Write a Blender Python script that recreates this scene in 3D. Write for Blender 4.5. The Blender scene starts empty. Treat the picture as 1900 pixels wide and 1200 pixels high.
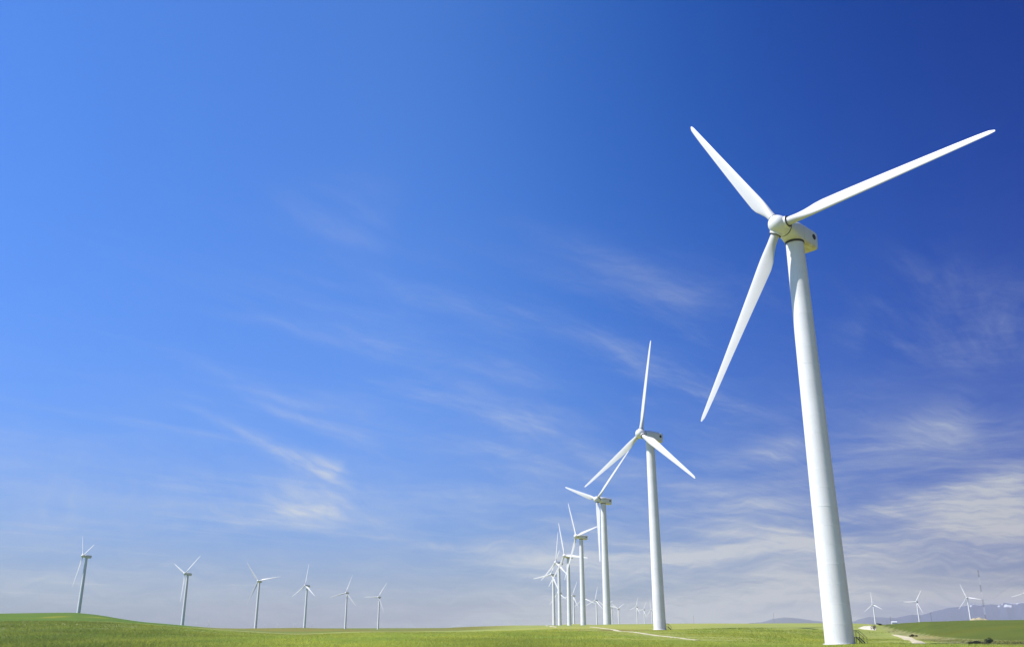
import bpy, bmesh, math, random
import numpy as np
from mathutils import Vector, Matrix, Quaternion

random.seed(7)
rng = np.random.default_rng(11)
scene = bpy.context.scene
col = scene.collection
R_ = math.radians

# ------------------------------------------------------------------ camera
# fitted to the photograph (1900 x 1200): eye at the origin, looking along +Y
F_PX, PITCH, ROLL, CX, CY = 1661.986, R_(18.80186), -0.0023766, 950.0, 594.432
cam_data = bpy.data.cameras.new('camera')
cam_data.sensor_width = 36.0
cam_data.lens = F_PX / 1900.0 * 36.0
cam_data.shift_y = (CY - 600.0) / 1900.0
cam_data.clip_start = 0.5
cam_data.clip_end = 60000.0
cam = bpy.data.objects.new('camera', cam_data)
col.objects.link(cam)
cam.matrix_world = Matrix.Rotation(math.pi / 2 + PITCH, 4, 'X') @ Matrix.Rotation(ROLL, 4, 'Z')
scene.camera = cam
scene.render.resolution_x, scene.render.resolution_y = 1024, 646

# ------------------------------------------------------------------ exposure
scene.view_settings.view_transform = 'Standard'
scene.view_settings.look = 'None'
scene.view_settings.exposure = 0.30
scene.view_settings.gamma = 1.0
scene.view_settings.use_curve_mapping = False
scene.cycles.use_denoising = True
scene.cycles.volume_bounces = 1
scene.cycles.max_bounces = 8
scene.cycles.transparent_max_bounces = 12
scene.cycles.sample_clamp_indirect = 6.0

# ------------------------------------------------------------------ sun
SUN_AZ, SUN_EL = R_(-100.0), R_(51.0)          # azimuth measured from +Y towards +X
SUN = Vector((math.sin(SUN_AZ) * math.cos(SUN_EL), math.cos(SUN_AZ) * math.cos(SUN_EL), math.sin(SUN_EL)))
sun_data = bpy.data.lights.new('sun', 'SUN')
sun_data.energy = 5.0
sun_data.angle = R_(0.53)
sun_data.color = (1.0, 0.965, 0.92)
sun = bpy.data.objects.new('sun', sun_data)
col.objects.link(sun)
sun.rotation_euler = SUN.to_track_quat('Z', 'Y').to_euler()
sun.location = (-200, 0, 300)


# ------------------------------------------------------------------ node helper
class NT:
    def __init__(s, tree):
        s.t = tree
        s.n = tree.nodes
        s.l = tree.links

    def new(s, typ, **kw):
        n = s.n.new(typ)
        for k, v in kw.items():
            setattr(n, k, v)
        return n

    def put(s, sock, v):
        if isinstance(v, bpy.types.NodeSocket):
            s.l.new(v, sock)
        elif v is not None:
            sock.default_value = v

    def m(s, op, a, b=None, c=None, clamp=False):
        n = s.new('ShaderNodeMath', operation=op)
        n.use_clamp = clamp
        s.put(n.inputs[0], a)
        if b is not None:
            s.put(n.inputs[1], b)
        if c is not None:
            s.put(n.inputs[2], c)
        return n.outputs[0]

    def v(s, op, a, b=None, scale=None):
        n = s.new('ShaderNodeVectorMath', operation=op)
        s.put(n.inputs[0], a)
        if b is not None:
            s.put(n.inputs[1], b)
        if scale is not None:
            s.put(n.inputs['Scale'], scale)
        return n.outputs['Value'] if op in ('DOT_PRODUCT', 'LENGTH') else n.outputs['Vector']

    def mix(s, f, a, b, blend='MIX'):
        n = s.new('ShaderNodeMix', data_type='RGBA', blend_type=blend)
        s.put(n.inputs[0], f)
        s.put(n.inputs[6], a)
        s.put(n.inputs[7], b)
        return n.outputs[2]

    def noise(s, vec, scale, detail=4.0, rough=0.55, dist=0.0, w=None):
        n = s.new('ShaderNodeTexNoise')
        if w is not None:
            n.noise_dimensions = '4D'
            n.inputs['W'].default_value = w
        s.put(n.inputs['Vector'], vec)
        n.inputs['Scale'].default_value = scale
        n.inputs['Detail'].default_value = detail
        n.inputs['Roughness'].default_value = rough
        n.inputs['Distortion'].default_value = dist
        return n.outputs['Fac']

    def ramp(s, f, lo, hi, smooth=True):
        n = s.new('ShaderNodeMapRange')
        n.interpolation_type = 'SMOOTHSTEP' if smooth else 'LINEAR'
        s.put(n.inputs[0], f)
        n.inputs[1].default_value = lo
        n.inputs[2].default_value = hi
        n.inputs[3].default_value = 0.0
        n.inputs[4].default_value = 1.0
        return n.outputs[0]

    def xyz(s, x, y, z):
        n = s.new('ShaderNodeCombineXYZ')
        s.put(n.inputs[0], x)
        s.put(n.inputs[1], y)
        s.put(n.inputs[2], z)
        return n.outputs[0]

    def sep(s, v):
        n = s.new('ShaderNodeSeparateXYZ')
        s.put(n.inputs[0], v)
        return n.outputs


def pixel_ray(px, py):
    """unit view direction of a photograph pixel (used to survey where things stand)"""
    a, b = px - CX, CY - py
    c, s = math.cos(ROLL), math.sin(ROLL)
    x, u = (a * c + b * s) / F_PX, (-a * s + b * c) / F_PX
    d = np.array([x, math.cos(PITCH) - u * math.sin(PITCH), math.sin(PITCH) + u * math.cos(PITCH)])
    return d / np.linalg.norm(d)


def az_el(px, py):
    d = pixel_ray(px, py)
    return math.atan2(d[0], d[1]), math.asin(d[2])


# ------------------------------------------------------------------ sky
world = bpy.data.worlds.new('World')
scene.world = world
world.use_nodes = True
wt = NT(world.node_tree)
wt.n.clear()
w_out = wt.new('ShaderNodeOutputWorld')
w_bg = wt.new('ShaderNodeBackground')
wt.l.new(w_bg.outputs[0], w_out.inputs[0])
sky = wt.new('ShaderNodeTexSky')
sky.sky_type = 'NISHITA'
sky.sun_disc = False
sky.sun_elevation = SUN_EL
sky.sun_rotation = SUN_AZ
sky.altitude = 900.0
sky.air_density = 1.0
sky.dust_density = 0.6
sky.ozone_density = 3.0
SKY_STRENGTH = 0.081
tc = wt.new('ShaderNodeTexCoord')
D = wt.v('NORMALIZE', tc.outputs['Generated'])
dx, dy, dz = wt.sep(D)
hor = wt.m('SQRT', wt.m('ADD', wt.m('MULTIPLY', dx, dx), wt.m('MULTIPLY', dy, dy)))
azn = wt.m('ARCTAN2', dx, dy)
eln = wt.m('ARCTAN2', dz, hor)
# the sky is paler towards the sun's side and deeper away from it
toward = wt.m('DIVIDE', wt.m('MULTIPLY', dx, -1.0), wt.m('MAXIMUM', hor, 0.05))
phase = wt.ramp(toward, -0.9, 0.2)
t_r = wt.m('MULTIPLY', 0.012, wt.m('POWER', 60.0, phase))
t_g = wt.m('MULTIPLY', 0.180, wt.m('POWER', 7.4, phase))
t_b = wt.m('MULTIPLY', 0.870, wt.m('POWER', 2.6, phase))
lowf = wt.m('EXPONENT', wt.m('DIVIDE', wt.m('MAXIMUM', eln, 0.0), -R_(9)))
tint = wt.xyz(wt.m('MULTIPLY', t_r, wt.m('POWER', 0.50, lowf)), wt.m('MULTIPLY', t_g, wt.m('POWER', 0.34, lowf)), wt.m('MULTIPLY', t_b, wt.m('POWER', 0.36, lowf)))
base = wt.mix(1.0, sky.outputs[0], tint, 'MULTIPLY')

# cirrus: fibres lie along one wind direction in the cloud layer
zc = wt.m('MAXIMUM', wt.m('ADD', dz, 0.035), 0.02)
PX, PY = wt.m('DIVIDE', dx, zc), wt.m('DIVIDE', dy, zc)
ca, sa = math.cos(R_(50)), math.sin(R_(50))
U = wt.m('ADD', wt.m('MULTIPLY', PX, ca), wt.m('MULTIPLY', PY, sa))
V = wt.m('SUBTRACT', wt.m('MULTIPLY', PY, ca), wt.m('MULTIPLY', PX, sa))
plane = wt.xyz(U, V, 0.0)
warp = wt.m('MULTIPLY', wt.m('SUBTRACT', wt.noise(plane, 0.30, 2, 0.5, w=1.7), 0.5), 0.8)
fib_v = wt.xyz(wt.m('MULTIPLY', U, 0.45), wt.m('MULTIPLY', wt.m('ADD', V, warp), 2.3), 0.0)
fib = wt.noise(fib_v, 1.6, 7, 0.62, 0.25, w=4.1)
veil = wt.noise(plane, 0.42, 4, 0.55, 0.4, w=8.3)
up_mask = wt.ramp(eln, 0.02, 0.16)
cl_thin = wt.m('MULTIPLY', wt.m('MULTIPLY', wt.ramp(fib, 0.47, 0.78), wt.m('MULTIPLY', wt.ramp(veil, 0.34, 0.66), wt.m('SUBTRACT', 1.0, wt.ramp(eln, 0.24, 0.46)))), 0.34)
# low bands of thicker cirrus towards the right-hand horizon
band_v = wt.xyz(wt.m('MULTIPLY', azn, 2.6), wt.m('MULTIPLY', eln, 15.0), 0.0)
bwarp = wt.m('MULTIPLY', wt.m('SUBTRACT', wt.noise(band_v, 0.9, 4, 0.55, w=2.2), 0.5), 2.4)
band = wt.noise(wt.xyz(wt.m('MULTIPLY', azn, 3.4), wt.m('ADD', wt.m('MULTIPLY', eln, 24.0), bwarp), 0.0), 1.0, 7, 0.60, 0.3, w=6.0)
low = wt.m('SUBTRACT', 1.0, wt.ramp(eln, 0.02, 0.27))
side = wt.ramp(azn, -0.30, 0.42)
band_amt = wt.m('MULTIPLY', wt.m('MULTIPLY', wt.ramp(band, 0.36, 0.82), low),
                wt.m('ADD', 0.36, wt.m('MULTIPLY', side, 0.60)))
veil_amt = wt.m('MULTIPLY', wt.m('EXPONENT', wt.m('DIVIDE', wt.m('MAXIMUM', eln, 0.0), -R_(5.6))), wt.m('ADD', 0.40, wt.m('MULTIPLY', side, 0.46)))
veil_amt = wt.m('MULTIPLY', veil_amt, wt.m('ADD', 0.65, wt.m('MULTIPLY', band, 0.7)))
# the single wisps, each a feathered stroke between two directions
STROKES = [  # x0 y0 x1 y1 (photograph pixels), half width px, strength
    (350, 755, 628, 885, 13, 0.60), (560, 845, 622, 880, 20, 0.26), (440, 735, 688, 826, 12, 0.24), (250, 630, 700, 770, 22, 0.10),
    (520, 552, 1010, 706, 26, 0.10), (590, 460, 960, 606, 26, 0.08), (930, 395, 1345, 560, 32, 0.12),
    (440, 905, 640, 945, 30, 0.42), (480, 880, 640, 920, 26, 0.16), (380, 860, 760, 985, 60, 0.12), (300, 1000, 620, 930, 16, 0.20), (820, 745, 1010, 800, 26, 0.20),
    (470, 330, 720, 420, 60, 0.08), (720, 1016, 915, 1015, 9, 0.24), (1040, 850, 1190, 880, 26, 0.16),
    (1250, 872, 1490, 832, 22, 0.36), (1530, 850, 1800, 790, 40, 0.26), (1235, 985, 1520, 1005, 14, 0.34),
    (1560, 955, 1910, 905, 22, 0.46), (1540, 1000, 1910, 965, 24, 0.36), (1720, 590, 1900, 510, 40, 0.05),
    (1520, 610, 1600, 630, 24, 0.08), (290, 540, 760, 650, 14, 0.10), (620, 625, 1100, 790, 14, 0.11), (330, 690, 660, 775, 10, 0.13),
    (700, 690, 1110, 830, 16, 0.11), (150, 905, 560, 965, 14, 0.14), (860, 560, 1250, 660, 18, 0.08), (640, 890, 900, 935, 20, 0.14), (1150, 905, 1500, 935, 16, 0.20), (930, 965, 1100, 965, 10, 0.18), (1640, 930, 1900, 890, 10, 0.20),
]
AE = wt.xyz(azn, eln, 0.0)
acc = None
wob = wt.v('SCALE', wt.v('SUBTRACT', wt.new('ShaderNodeTexNoise').outputs['Color'], (0.5, 0.5, 0.5)), scale=0.03)
wn = wob.node.inputs[0].links[0].from_node.inputs[0].links[0].from_node
wn.inputs['Scale'].default_value = 7.0
wn.inputs['Detail'].default_value = 5.0
wt.l.new(AE, wn.inputs['Vector'])
AEw = wt.v('ADD', AE, wob)
for (x0, y0, x1, y1, hw, st) in STROKES:
    a0, e0 = az_el(x0, y0)
    a1, e1 = az_el(x1, y1)
    L = math.hypot(a1 - a0, e1 - e0)
    ux, uy = (a1 - a0) / L, (e1 - e0) / L
    wdt = hw / 1750.0
    rel = wt.v('SUBTRACT', AEw, (a0, e0, 0.0))
    t = wt.v('DOT_PRODUCT', rel, (ux / L, uy / L, 0.0))
    q = wt.v('DOT_PRODUCT', rel, (-uy / wdt, ux / wdt, 0.0))
    # wider and brighter towards its end, ragged tail
    tc_ = wt.m('MINIMUM', wt.m('MAXIMUM', t, 0.0), 1.0)
    wid = wt.m('ADD', 0.45, wt.m('MULTIPLY', tc_, 0.75))
    g = wt.m('DIVIDE', q, wid)
    g = wt.m('EXPONENT', wt.m('MULTIPLY', wt.m('MULTIPLY', g, g), -0.9))
    al = wt.m('MULTIPLY', wt.ramp(t, -0.15, 0.75), wt.m('SUBTRACT', 1.0, wt.ramp(t, 0.86, 1.16)))
    s_ = wt.m('MULTIPLY', wt.m('MULTIPLY', g, al), st)
    acc = s_ if acc is None else wt.m('ADD', acc, s_)
warp2 = wt.m('SUBTRACT', wt.noise(AE, 5.0, 4, 0.6, w=5.5), 0.5)
tex_v = wt.xyz(wt.m('MULTIPLY', azn, 7.0),
               wt.m('MULTIPLY', wt.m('ADD', wt.m('ADD', eln, wt.m('MULTIPLY', azn, 0.30)), wt.m('MULTIPLY', warp2, 0.05)), 34.0), 0.0)
tex = wt.noise(tex_v, 1.0, 9, 0.66, 0.3, w=3.3)
wisp = wt.m('MULTIPLY', acc, wt.m('ADD', 0.20, wt.m('MULTIPLY', wt.ramp(tex, 0.33, 0.70), 1.15)))
cloud = wt.m('ADD', wt.m('ADD', wt.m('ADD', cl_thin, band_amt), veil_amt), wisp)
# fine fibres inside all of it
tiltf = wt.m('MULTIPLY', wt.ramp(eln, 0.05, 0.20), 0.24)
fine_v = wt.xyz(wt.m('MULTIPLY', azn, 11.0), wt.m('MULTIPLY', wt.m('ADD', wt.m('ADD', eln, wt.m('MULTIPLY', azn, tiltf)), wt.m('MULTIPLY', warp2, 0.13)), 80.0), 0.0)
fine = wt.noise(fine_v, 1.0, 8, 0.68, 0.5, w=7.7)
cloud = wt.m('MULTIPLY', cloud, wt.m('ADD', 0.74, wt.m('MULTIPLY', wt.ramp(fine, 0.34, 0.70), 0.48)))
cloud = wt.m('MINIMUM', cloud, 0.92)
lit_r = wt.mix(wt.ramp(eln, 0.05, 0.22), (5.5, 5.2, 5.05, 1), (4.1, 4.9, 5.9, 1))
lit = wt.mix(phase, lit_r, (6.4, 6.95, 7.7, 1))
base = wt.mix(cloud, base, lit)
wt.l.new(base, w_bg.inputs[0])
w_bg.inputs[1].default_value = SKY_STRENGTH
world.cycles.sampling_method = 'MANUAL'
world.cycles.sample_map_resolution = 256


# ------------------------------------------------------------------ materials
def new_mat(name):
    m = bpy.data.materials.new(name)
    m.use_nodes = True
    t = NT(m.node_tree)
    bsdf = [n for n in t.n if n.type == 'BSDF_PRINCIPLED'][0]
    return m, t, bsdf


def mat_plain(name, color, rough=0.5, metal=0.0, var=0.12, scale=3.0):
    m, t, b = new_mat(name)
    tcn = t.new('ShaderNodeTexCoord')
    n = t.noise(tcn.outputs['Object'], scale, 5, 0.6)
    k = t.m('ADD', 1.0 - var, t.m('MULTIPLY', n, 2 * var))
    c = t.v('SCALE', (color[0], color[1], color[2]), scale=k)
    t.l.new(c, b.inputs['Base Color'])
    b.inputs['Roughness'].default_value = rough
    b.inputs['Metallic'].default_value = metal
    return m


def mat_paint(name, color, streak=0.05, sections=False, amber=False):
    """off-white gel coat / tower paint with faint weathering streaks and grime"""
    m, t, b = new_mat(name)
    tcn = t.new('ShaderNodeTexCoord')
    ox, oy, oz = t.sep(tcn.outputs['Object'])
    ang = t.m('ARCTAN2', oy, ox)
    sv = t.xyz(t.m('MULTIPLY', ang, 5.0), 0.0, t.m('MULTIPLY', oz, 0.12))
    s1 = t.noise(sv, 2.0, 6, 0.65)
    s2 = t.noise(tcn.outputs['Object'], 0.8, 6, 0.6)
    k = t.m('SUBTRACT', 1.0, t.m('MULTIPLY', t.ramp(s1, 0.45, 0.85), streak))
    k = t.m('SUBTRACT', k, t.m('MULTIPLY', t.ramp(s2, 0.50, 0.85), streak * 0.8))
    if sections:
        wn_ = t.new('ShaderNodeTexWhiteNoise', noise_dimensions='1D')
        t.l.new(t.m('FLOOR', t.m('DIVIDE', oz, 2.9)), wn_.inputs['W'])
        k = t.m('SUBTRACT', k, t.m('MULTIPLY', wn_.outputs['Value'], 0.05))
    c = t.v('SCALE', color, scale=k)
    if amber:  # patchy amber tint on the underside and the rear end
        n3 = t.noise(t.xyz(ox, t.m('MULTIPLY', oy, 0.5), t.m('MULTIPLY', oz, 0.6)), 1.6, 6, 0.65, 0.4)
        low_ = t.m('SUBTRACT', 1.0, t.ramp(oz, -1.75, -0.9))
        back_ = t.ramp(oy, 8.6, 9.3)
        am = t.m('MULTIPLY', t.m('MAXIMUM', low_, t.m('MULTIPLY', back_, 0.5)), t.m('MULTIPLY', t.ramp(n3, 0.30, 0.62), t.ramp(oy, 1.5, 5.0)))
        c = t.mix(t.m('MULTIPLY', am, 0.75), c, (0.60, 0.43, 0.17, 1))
    t.l.new(c, b.inputs['Base Color'])
    b.inputs['Roughness'].default_value = 0.42
    b.inputs['Specular IOR Level'].default_value = 0.35
    return m


M_TOWER = mat_paint('tower_paint', (0.81, 0.80, 0.785), 0.10, sections=True)
M_BLADE = mat_paint('blade_gelcoat', (0.645, 0.635, 0.61), 0.12)
M_NAC = mat_paint('nacelle_gelcoat', (0.80, 0.785, 0.75), 0.08, amber=True)
M_GAP = mat_plain('seal_rubber', (0.055, 0.048, 0.035), 0.7)
M_VENT = mat_plain('vent_dark', (0.03, 0.028, 0.035), 0.6)
M_STEEL = mat_plain('galvanised_steel', (0.10, 0.12, 0.16), 0.5, 0.3)
M_DOOR = mat_plain('door_paint', (0.62, 0.64, 0.65), 0.45)
M_CONC = mat_plain('concrete', (0.55, 0.54, 0.50), 0.85, var=0.2)
M_MASTG = mat_plain('mast_dark_paint', (0.22, 0.19, 0.20), 0.6)
M_MASTW = mat_plain('mast_white_paint', (0.72, 0.72, 0.72), 0.6)
M_POLE = mat_plain('weathered_pole', (0.20, 0.19, 0.19), 0.8)
M_SHED = mat_plain('white_cladding', (0.75, 0.75, 0.73), 0.6)
M_SHEDR = mat_plain('grey_sheet_roof', (0.45, 0.46, 0.48), 0.5)
M_BARK = mat_plain('twig_bark', (0.10, 0.075, 0.05), 0.9)


def mat_attr(name, rough=0.9, noise_amp=0.25, streaky=False, bump=0.0, translucent=0.0, spec=0.15):
    m, t, b = new_mat(name)
    at = t.new('ShaderNodeAttribute')
    at.attribute_name = 'tint'
    c = at.outputs['Color']
    geo = t.new('ShaderNodeNewGeometry')
    pos = geo.outputs['Position']
    if streaky:
        x, y, z = t.sep(pos)
        n1 = t.noise(t.xyz(t.m('MULTIPLY', x, 0.05), t.m('MULTIPLY', y, 0.05), 0.0), 1.0, 8, 0.68, 0.6)
        n2 = t.noise(t.xyz(t.m('MULTIPLY', x, 0.5), t.m('MULTIPLY', y, 0.35), 0.0), 1.0, 6, 0.7, 0.3)
        n3 = t.noise(t.xyz(t.m('MULTIPLY', x, 0.006), t.m('MULTIPLY', y, 0.012), 0.0), 1.0, 5, 0.6, 0.8)
        k = t.m('ADD', t.m('ADD', t.m('MULTIPLY', t.m('SUBTRACT', n1, 0.5), 1.1), t.m('MULTIPLY', t.m('SUBTRACT', n2, 0.5), 0.9)),
                t.m('MULTIPLY', t.m('SUBTRACT', n3, 0.5), 0.9))
        k = t.m('ADD', 1.0, t.m('MULTIPLY', k, noise_amp * 2))
        c2 = t.mix(t.ramp(n3, 0.42, 0.70), c, t.mix(1.0, c, (1.16, 1.0, 0.82, 1), 'MULTIPLY'))
        c = t.v('SCALE', c2, scale=k)
    else:
        n = t.noise(pos, 0.9, 6, 0.65)
        c = t.v('SCALE', c, scale=t.m('ADD', 1 - noise_amp, t.m('MULTIPLY', n, noise_amp * 2)))
    t.l.new(c, b.inputs['Base Color'])
    b.inputs['Roughness'].default_value = rough
    b.inputs['Specular IOR Level'].default_value = spec
    if translucent:
        out = [n_ for n_ in t.n if n_.type == 'OUTPUT_MATERIAL'][0]
        tr = t.new('ShaderNodeBsdfTranslucent')
        t.l.new(t.mix(1.0, c, (1.1, 1.15, 0.7, 1), 'MULTIPLY'), tr.inputs['Color'])
        mx = t.new('ShaderNodeMixShader')
        mx.inputs[0].default_value = translucent
        t.l.new(b.outputs[0], mx.inputs[1])
        t.l.new(tr.outputs[0], mx.inputs[2])
        t.l.new(mx.outputs[0], out.inputs[0])
    return m


M_GROUND = mat_attr('field_soil_and_crop', 0.95, 0.26, True)
M_GRASS = mat_attr('crop_blades', 0.75, 0.10, False, translucent=0.5)
M_LEAF = mat_attr('shrub_leaves', 0.7, 0.15, False, translucent=0.2)
M_MOUNT = mat_attr('mountain_rock_snow', 0.95, 0.15)
M_TRACK = mat_attr('gravel_track', 0.95, 0.30)


# ------------------------------------------------------------------ mesh helpers
def make_mesh(name, verts, faces, mat, smooth=False, tint=None):
    me = bpy.data.meshes.new(name)
    me.from_pydata([tuple(map(float, v)) for v in verts], [], [tuple(map(int, f)) for f in faces])
    me.materials.append(mat)
    if smooth:
        me.polygons.foreach_set('use_smooth', [True] * len(me.polygons))
    if tint is not None:
        a = me.attributes.new('tint', 'FLOAT_COLOR', 'POINT')
        c = np.ones((len(verts), 4), np.float32)
        c[:, :3] = tint
        a.data.foreach_set('color', c.ravel())
    me.update()
    return me


def fast_mesh(name, verts, loops, nper, mat, tint):
    """uniform polygons with numpy arrays"""
    me = bpy.data.meshes.new(name)
    nv, nf = len(verts), len(loops) // nper
    me.vertices.add(nv)
    me.vertices.foreach_set('co', verts.astype(np.float32).ravel())
    me.loops.add(len(loops))
    me.loops.foreach_set('vertex_index', loops.astype(np.int32))
    me.polygons.add(nf)
    me.polygons.foreach_set('loop_start', np.arange(0, len(loops), nper, dtype=np.int32))
    me.polygons.foreach_set('loop_total', np.full(nf, nper, np.int32))
    me.materials.append(mat)
    a = me.attributes.new('tint', 'FLOAT_COLOR', 'POINT')
    c = np.ones((nv, 4), np.float32)
    c[:, :3] = tint
    a.data.foreach_set('color', c.ravel())
    me.update(calc_edges=True)
    return me


def link(name, me, parent=None, label=None, category=None, group=None, kind=None, matrix=None):
    o = bpy.data.objects.new(name, me)
    col.objects.link(o)
    if parent is not None:
        o.parent = parent
    if matrix is not None:
        o.matrix_basis = matrix
    tag(o, label, category, group, kind)
    return o


def tag(o, label=None, category=None, group=None, kind=None):
    for k, v in (('label', label), ('category', category), ('group', group), ('kind', kind)):
        if v:
            o[k] = v


class Geo:
    """collects simple solids into one mesh"""

    def __init__(s):
        s.v, s.f = [], []

    def add(s, vs, fs):
        o = len(s.v)
        s.v += [tuple(p) for p in vs]
        s.f += [tuple(i + o for i in f) for f in fs]

    def box(s, x0, x1, y0, y1, z0, z1):
        s.add([(x0, y0, z0), (x1, y0, z0), (x1, y1, z0), (x0, y1, z0), (x0, y0, z1), (x1, y0, z1), (x1, y1, z1), (x0, y1, z1)],
              [(0, 3, 2, 1), (4, 5, 6, 7), (0, 1, 5, 4), (1, 2, 6, 5), (2, 3, 7, 6), (3, 0, 4, 7)])

    def bar(s, p, q, r, seg=6):
        p, q = Vector(p), Vector(q)
        d = (q - p).normalized()
        u = d.orthogonal().normalized()
        w = d.cross(u)
        ring = [(u * math.cos(2 * math.pi * k / seg) + w * math.sin(2 * math.pi * k / seg)) * r for k in range(seg)]
        vs = [p + c for c in ring] + [q + c for c in ring]
        fs = [(k, (k + 1) % seg, seg + (k + 1) % seg, seg + k) for k in range(seg)]
        fs += [tuple(reversed(range(seg))), tuple(range(seg, 2 * seg))]
        s.add(vs, fs)

    def lathe(s, prof, seg=48, axis='Z', cap=(True, True)):
        """prof: list of (radius, height)"""
        vs, fs = [], []
        for (r, h) in prof:
            for k in range(seg):
                a = 2 * math.pi * k / seg
                c, d = r * math.cos(a), r * math.sin(a)
                vs.append((c, d, h) if axis == 'Z' else (c, h, -d))
        n = len(prof)
        for i in range(n - 1):
            for k in range(seg):
                fs.append((i * seg + k, i * seg + (k + 1) % seg, (i + 1) * seg + (k + 1) % seg, (i + 1) * seg + k))
        if cap[0]:
            fs.append(tuple(reversed(range(seg))))
        if cap[1]:
            fs.append(tuple(range((n - 1) * seg, n * seg)))
        s.add(vs, fs)

    def mesh(s, name, mat, smooth=False, sharp=None):
        me = make_mesh(name, s.v, s.f, mat, smooth)
        if smooth and sharp:
            me.set_sharp_from_angle(angle=R_(sharp))
        return me


# ------------------------------------------------------------------ terrain
def tab(x, pts):
    xs, ys = zip(*pts)
    return np.interp(x, xs, ys)


COLX = np.arange(-500, 2401, 10.0)
Y_FRONT = [(-500, 1149), (0, 1148), (100, 1148), (200, 1149.5), (300, 1157), (426, 1167), (490, 1171), (542, 1174), (595, 1173),
           (637, 1171), (690, 1170), (780, 1170), (850, 1169), (950, 1165), (1020, 1161.5), (1100, 1160), (1220, 1159),
           (1530, 1158.6), (1585, 1159), (1635, 1162), (1700, 1155.5), (1800, 1152.5), (1900, 1153), (2400, 1156)]
Y_SKY = [(-500, 1136), (0, 1133), (130, 1132), (180, 1137), (220, 1144), (260, 1150), (300, 1153), (330, 1156), (400, 1162), (450, 1163),
         (560, 1162), (640, 1165), (700, 1167), (780, 1166), (850, 1162), (950, 1158), (1300, 1158), (1530, 1158),
         (1590, 1159), (1635, 1163.5), (1700, 1157), (1900, 1155), (2400, 1158)]
R_FRONT = [(-500, 360), (300, 380), (700, 420), (1000, 480), (1250, 520), (1530, 480), (1640, 400), (1720, 310), (2400, 300)]
R_SKY = [(-500, 1000), (350, 1020), (800, 950), (1200, 1000), (1530, 900), (1640, 700), (1720, 520), (2400, 500)]
R_TOE = [(-500, 105), (900, 110), (1300, 140), (1530, 170), (1640, 260), (1740, 225), (1900, 180), (2400, 170)]
Z_TOE = [(-500, -1.95), (900, -2.0), (1300, -2.35), (1530, -2.8), (1700, -2.95), (1900, -2.95), (2400, -2.95)]
COLAZ = np.array([az_el(x, 1160)[0] for x in COLX])
EF = np.array([az_el(x, y)[1] for x, y in zip(COLX, tab(COLX, Y_FRONT))])
ES = np.array([az_el(x, y)[1] for x, y in zip(COLX, tab(COLX, Y_SKY))])
ker = np.exp(-0.5 * (np.arange(-3, 4) / 1.2) ** 2)
ker /= ker.sum()
EF = np.convolve(np.pad(EF, 3, 'edge'), ker, 'valid')
ES = np.convolve(np.pad(ES, 3, 'edge'), ker, 'valid')

# turbines: X, Y, base height (relative to the eye), yaw of the rotor axis, rotor phase in degrees
TURB = {
    "T1": (49.1, 142.9, -2.76, -49.9, 326.6), "T2": (50.5, 325.1, -1.41, -58.2, 4.6), "T3": (51.8, 517.5, 0.35, -59.4, 288.5),
    "T4": (54.7, 732.3, -0.30, -67.9, 323.4), "T5": (54.7, 910.9, -2.49, -54.5, 337.0), "T6": (54.4, 1090.9, 2.58, -61.9, 358.1),
    "T7": (57.8, 1323.8, 1.40, -48.0, 22.5), "T8": (95.4, 1902.1, -4.91, -60.0, 111.0), "T10": (149.2, 2295.3, 2.19, -47.0, 21.3),
    "T11": (224.1, 2514.2, -3.33, -47.8, 8.6), "T12": (179.8, 2353.5, -2.87, -35.0, 111.0), "T13": (286.1, 2903.0, -11.41, -45.0, 63.0),
    "T14": (338.0, 3202.1, -7.30, -60.0, 93.0), "T15": (396.7, 3522.9, -8.11, -49.3, 59.2), "T16": (461.8, 3498.8, -2.28, -55.9, 13.8),
    "T17": (540.4, 3871.2, -5.75, -56.6, 27.0), "T18": (546.8, 3702.1, -7.62, -60.0, 105.0), "R1": (1027.1, 3003.5, -2.90, -35.0, 30.0),
    "R2": (1105.7, 2882.5, -8.36, -55.0, 114.0), "R3": (1149.4, 2670.8, -5.14, -50.0, 30.0), "R4": (1177.3, 2428.2, -1.21, -45.0, 99.0),
    "R5": (1421.0, 2597.0, 14.67, -45.0, 15.0),
    "L1": (-498.8, 1081.7, 10.81, -50.3, 313.1), "L2": (-432.2, 1236.8, -1.09, -41.0, 293.3), "L3": (-387.5, 1425.7, -2.00, -12.0, 320.7),
    "L4": (-351.5, 1596.6, -1.81, -39.4, 0.4), "L5": (-333.1, 1882.1, -3.92, -17.6, 16.4), "L6": (-298.5, 2097.8, -5.99, -23.1, 30.8),
    "D1": (-2768.1, 8603.5, -26.07, -35.0, 96.0), "D2": (-3013.9, 9003.5, -34.14, -35.0, 0.0), "D3": (-2342.7, 9403.5, -46.08, -35.0, 108.0),
    "D4": (-2177.9, 9404.1, -45.71, -15.0, 75.0), "D5": (-2682.8, 10204.0, -44.57, -20.0, 105.0), "D6": (-2087.5, 9804.1, -28.47, -15.0, 117.0),
}


def sstep(t):
    t = np.clip(t, 0, 1)
    return t * t * (3 - 2 * t)


def far_ground(x, y):
    r = np.hypot(x, y)
    return -7.0 - 34.0 * sstep((r - 3500) / 6500)


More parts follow.
